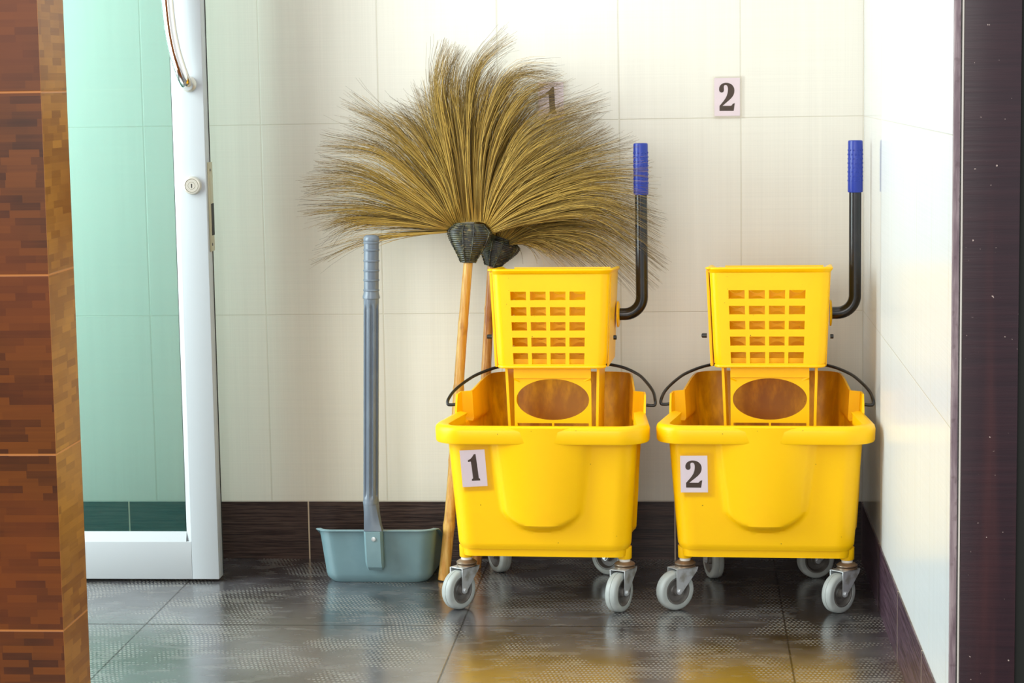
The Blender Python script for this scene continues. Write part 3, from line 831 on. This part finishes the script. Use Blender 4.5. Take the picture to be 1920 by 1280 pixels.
# ------------------------------------------------------------------ grass brooms
FRONT = [(30,[(-0.8386,0.7069),(-0.9312,0.7014),(-1.0245,0.685),(-1.1323,0.6381)]),(90,[(-0.8385,0.7112),(-0.947,0.7286),(-1.0397,0.7329),(-1.0952,0.7075)]),(120,[(-0.8385,0.7112),(-0.8979,0.7314),(-1.0173,0.7543),(-1.1533,0.7505)]),(120,[(-0.8373,0.7134),(-0.9084,0.7499),(-1.027,0.8053),(-1.1453,0.8013)]),(110,[(-0.8351,0.7155),(-0.908,0.7682),(-1.0154,0.8299),(-1.1134,0.8442)]),(130,[(-0.8329,0.7177),(-0.8836,0.7884),(-0.9829,0.8704),(-1.1078,0.8893)]),(90,[(-0.8307,0.7198),(-0.8727,0.7926),(-0.9543,0.8829),(-1.0459,0.9186)]),(110,[(-0.8274,0.7219),(-0.8626,0.8086),(-0.9535,0.9172),(-1.0596,0.9799)]),(90,[(-0.8241,0.7241),(-0.8474,0.8084),(-0.8944,0.895),(-0.9494,0.9546)]),(80,[(-0.8198,0.724),(-0.8366,0.8083),(-0.8747,0.9054),(-0.905,1.002)]),(120,[(-0.8154,0.7251),(-0.839,0.8513),(-0.864,1.0013),(-0.8309,1.0921)]),(100,[(-0.8111,0.725),(-0.8216,0.8511),(-0.8426,0.9957),(-0.8171,1.0876)]),(90,[(-0.8067,0.726),(-0.813,0.851),(-0.8232,0.9953),(-0.8023,1.0746)]),(60,[(-0.8002,0.726),(-0.8022,0.8508),(-0.8023,0.9577),(-0.7818,1.0213)]),(130,[(-0.7937,0.7259),(-0.7988,0.915),(-0.777,1.0445),(-0.6945,1.1076)]),(90,[(-0.7872,0.7258),(-0.7847,0.8613),(-0.7655,0.9678),(-0.7299,1.0395)]),(70,[(-0.7829,0.7258),(-0.7761,0.8612),(-0.7472,0.9675),(-0.7066,1.02)]),(120,[(-0.7785,0.7257),(-0.7667,0.9038),(-0.7033,1.0253),(-0.6039,1.0183)]),(100,[(-0.7742,0.7246),(-0.7433,0.8821),(-0.6826,0.9825),(-0.6019,1.0077)]),(130,[(-0.7699,0.7235),(-0.7402,0.8157),(-0.6675,0.9184),(-0.5042,0.9733)]),(90,[(-0.7656,0.7213),(-0.7208,0.8122),(-0.6465,0.8808),(-0.526,0.9302)]),(90,[(-0.7635,0.7191),(-0.7103,0.796),(-0.6146,0.859),(-0.507,0.9108)]),(100,[(-0.7613,0.7169),(-0.6909,0.7904),(-0.5826,0.8479),(-0.454,0.8781)]),(110,[(-0.7592,0.7147),(-0.6891,0.7721),(-0.5615,0.8209),(-0.4246,0.8298)]),(110,[(-0.7571,0.7104),(-0.6786,0.7548),(-0.5458,0.794),(-0.4144,0.7731)]),(110,[(-0.7561,0.7061),(-0.668,0.7396),(-0.5354,0.7639),(-0.4074,0.7067)]),(90,[(-0.7551,0.7017),(-0.6682,0.7256),(-0.5411,0.735),(-0.4217,0.6639)])]
BACK = [(70,[(-0.7806,0.6816),(-0.8279,0.8049),(-0.9137,0.9151),(-1.0009,0.9544)]),(90,[(-0.7773,0.6838),(-0.8187,0.8266),(-0.8745,0.9471),(-0.9232,0.9804)]),(100,[(-0.7706,0.6859),(-0.7941,0.8481),(-0.8138,0.9678),(-0.8016,1.0325)]),(100,[(-0.764,0.6881),(-0.7667,0.8477),(-0.7536,0.9669),(-0.7198,1.0333)]),(100,[(-0.7574,0.688),(-0.7393,0.8474),(-0.6882,0.9605),(-0.6171,0.9918)]),(100,[(-0.7508,0.6857),(-0.7069,0.8143),(-0.6289,0.9218),(-0.5578,0.9531)]),(100,[(-0.7464,0.6835),(-0.6856,0.7813),(-0.5862,0.8562),(-0.4988,0.9037)]),(100,[(-0.7421,0.6812),(-0.6641,0.7538),(-0.5432,0.8122),(-0.4401,0.8055)]),(110,[(-0.7377,0.6779),(-0.6534,0.7318),(-0.5222,0.7467),(-0.4029,0.7072)]),(120,[(-0.7356,0.6757),(-0.6647,0.71),(-0.5334,0.7141),(-0.3948,0.6318)]),(70,[(-0.7345,0.6746),(-0.6649,0.6991),(-0.5447,0.6869),(-0.4202,0.5871)]),(50,[(-0.7334,0.6735),(-0.665,0.6881),(-0.5558,0.6651),(-0.453,0.5764)]),(60,[(-0.7334,0.6724),(-0.6761,0.685),(-0.6105,0.6657),(-0.5345,0.6211)]),(35,[(-0.7334,0.6713),(-0.6982,0.6775),(-0.6544,0.6628),(-0.6109,0.6382)])]

def strand_mesh(name, guides, y0, yhead, seed, parent, wob=1., fillcount=900, hue=0., fwd=0.):
    rg = random.Random(seed); verts = []; faces = []; cols = []
    NS = 13
    n = len(guides)
    G = [catmull([Vector((x, z)) for x, z in pts], 25) for c, pts in guides]
    def sample(g, t):
        s = t*24; k = min(int(s), 23); return g[k].lerp(g[k+1], s-k)
    def strand(gi, wgt, f, r0, tone):
        g1 = G[gi]; g2 = G[min(max(gi+(1 if wgt > 0 else -1), 0), n-1)]; w_ = abs(wgt)
        ph = rg.uniform(0, 6.3); am = rg.gauss(0, .006)*wob; curl = rg.gauss(0, .014)*wob
        yb = rg.gauss(0, .010); yt = rg.gauss(0, .018)
        P = []
        for k in range(NS):
            t = k/(NS-1); q = sample(g1, t*f).lerp(sample(g2, t*f), w_)
            T = (sample(g1, min(1, t*f+.05)) - sample(g1, max(0, t*f-.05))); T = T.normalized() if T.length > 1e-6 else Vector((0, 1)); nn = Vector((-T.y, T.x))
            q = q + nn*(am*math.sin(ph + t*3.2)*t + curl*t**3)
            side = max(0, q.x - guides[0][1][0][0]) if False else 0
            y = y0 + yb*min(1, t*4) + yt*t + fwd*t*max(0, (q.x+.75)/.35) 
            P.append(Vector((q.x, min(y, -.008), q.y)))
        ix = len(verts)
        br = rg.uniform(.5, 1.3) if rg.random() < .78 else rg.uniform(.12, .4)
        for k in range(NS):
            t = k/(NS-1); rr = r0*(1-.72*t)
            T = (P[min(k+1, NS-1)] - P[max(k-1, 0)]).normalized(); u = T.cross(Vector((0, 1, 0)))
            u = u.normalized() if u.length > 1e-5 else Vector((1, 0, 0)); v2 = T.cross(u)
            for a in (0, 2.094, 4.189): verts.append(P[k] + u*rr*math.cos(a) + v2*rr*math.sin(a))
            tt = t*f
            base = (.62, .395, .080); dark = (.13, .068, .018)
            m = smooth(.38, 1.0, tt + tone)*.9
            c = [lerp(b, d, m)*br for b, d in zip(base, dark)]
            c[1] *= 1+hue; 
            cols.extend([(c[0], c[1], c[2], 1)]*3)
        for k in range(NS-1):
            for a in range(3):
                b = (a+1) % 3; faces.append((ix+k*3+a, ix+k*3+b, ix+k*3+3+b, ix+k*3+3+a))
    for gi, (cnt, _) in enumerate(guides):
        for k in range(cnt):
            w_ = max(-.6, min(.6, rg.gauss(0, .20)))
            f = 1 - abs(rg.gauss(0, .16)); f = max(.5, f)
            strand(gi, w_, f, rg.uniform(.00042, .00078), rg.uniform(-.25, .12))
    # inner fill: shorter, bound in stalk bundles
    bundles = [(rg.uniform(0, n-1.001), rg.uniform(-.3, .15)) for _ in range(70)]
    for k in range(fillcount):
        b, tn = rg.choice(bundles); p = min(n-1.001, max(0, b + rg.gauss(0, .16))); gi = int(p)
        strand(gi, p-gi, min(.86, max(.35, rg.gauss(.66, .12))), rg.uniform(.0005, .0011), tn)
    me = bpy.data.meshes.new(name); me.from_pydata([tuple(v) for v in verts], [], faces)
    ca = me.color_attributes.new('Col', 'FLOAT_COLOR', 'POINT')
    flat = [c for q in cols for c in q]; ca.data.foreach_set('color', flat)
    me.shade_smooth()
    o = finish(name, me, M['bristle'], parent); tag(o, kind='stuff'); return o

def broom(label, guides, top, neck, foot, y0, sx, seed, stickmat, fillc, fwd, tilt, nodes):
    """top: binding top centre, neck: where the stick leaves it, foot: on the floor"""
    root = empty('grass_broom', foot); tag(root, label, 'broom', 'grass brooms')
    T = Vector(top); N_ = Vector(neck); Fv = Vector(foot)
    # stick
    D = N_ - Fv; pts = []; rs = []
    n = 60; ext = 1.03
    for k in range(n+1):
        t = k/n*ext; p = Fv.lerp(N_, t); p.x += .004*math.sin(t*5)*(1-t); pts.append(p); r = lerp(.0118, .0094, t)
        for nd in nodes:
            r += .0013*math.exp(-((t-nd)/.008)**2)
        rs.append(r)
    # keep the stick clear of the floor by its tilt
    bm = bmesh.new(); tube(bm, pts, rs, 16); st = obj('stick', bm, stickmat, root, 60)
    st.location = -Fv + Vector((0, 0, .0015))
    # binding: flattened cone of wound twine
    axis = (T - N_); L = axis.length; R = Vector((0, 0, 1)).rotation_difference(axis).to_matrix().to_4x4()
    Mb = Matrix.Translation(N_) @ R
    prof = []
    m = 110
    for k in range(m+1):
        t = k/m; h = t*L
        w_ = lerp(.0135, .0465, smooth(-.15, .80, t)) - .016*smooth(.78, 1.02, t)
        prof.append((w_ + .0007*math.sin(k/m*2*PI*19), h))
    def rad(a, r, h):
        t = h/L; c, s = math.cos(a), math.sin(a); flat = lerp(.95, .50, smooth(0, .7, t))
        return r * flat / math.sqrt((flat*c)**2 + s*s)
    bm = bmesh.new(); lathe(bm, prof, Mb, 64, rad=rad); bd = obj('binding', bm, M['weave'], root, 60); bd.location = -Fv
    bm = bmesh.new()
    for a0, a1 in ((-2.10, -1.85), (-1.05, -1.30), (-.25, -.35), (-2.9, -2.75)):
        P = []
        for k in range(30):
            t = k/29; a = lerp(a1, a0, t); i = int(t*m*.97); r, h = prof[i]; rr = rad(a, r+.0006, h); P.append(Mb @ Vector((rr*math.cos(a), rr*math.sin(a), h)))
        tube(bm, P, .0013, 8)
    o = obj('binding_cord', bm, M['weave'], bd, 60)
    b = strand_mesh('bristles', guides, y0, None, seed, root, fillcount=fillc, fwd=fwd); b.location = -Fv
    return root
broom('grass broom with pale yellow stick, the front one of two, beside the dustpan', FRONT,
      (-.7990, -.140, .7230), (-.8035, -.1445, .6440), (-.8600, -.203, .0), -.140, 0, 11, M['bamboo'], 1700, -.075, 0, (.17, .38, .60, .80))
broom('grass broom with reddish brown stick, behind the other broom and the left bucket', BACK,
      (-.7440, -.066, .6900), (-.7625, -.0675, .6290), (-.8060, -.088, .0), -.070, 0, 23, M['bamboo2'], 1300, -.11, 0, (.22, .45, .66, .86))
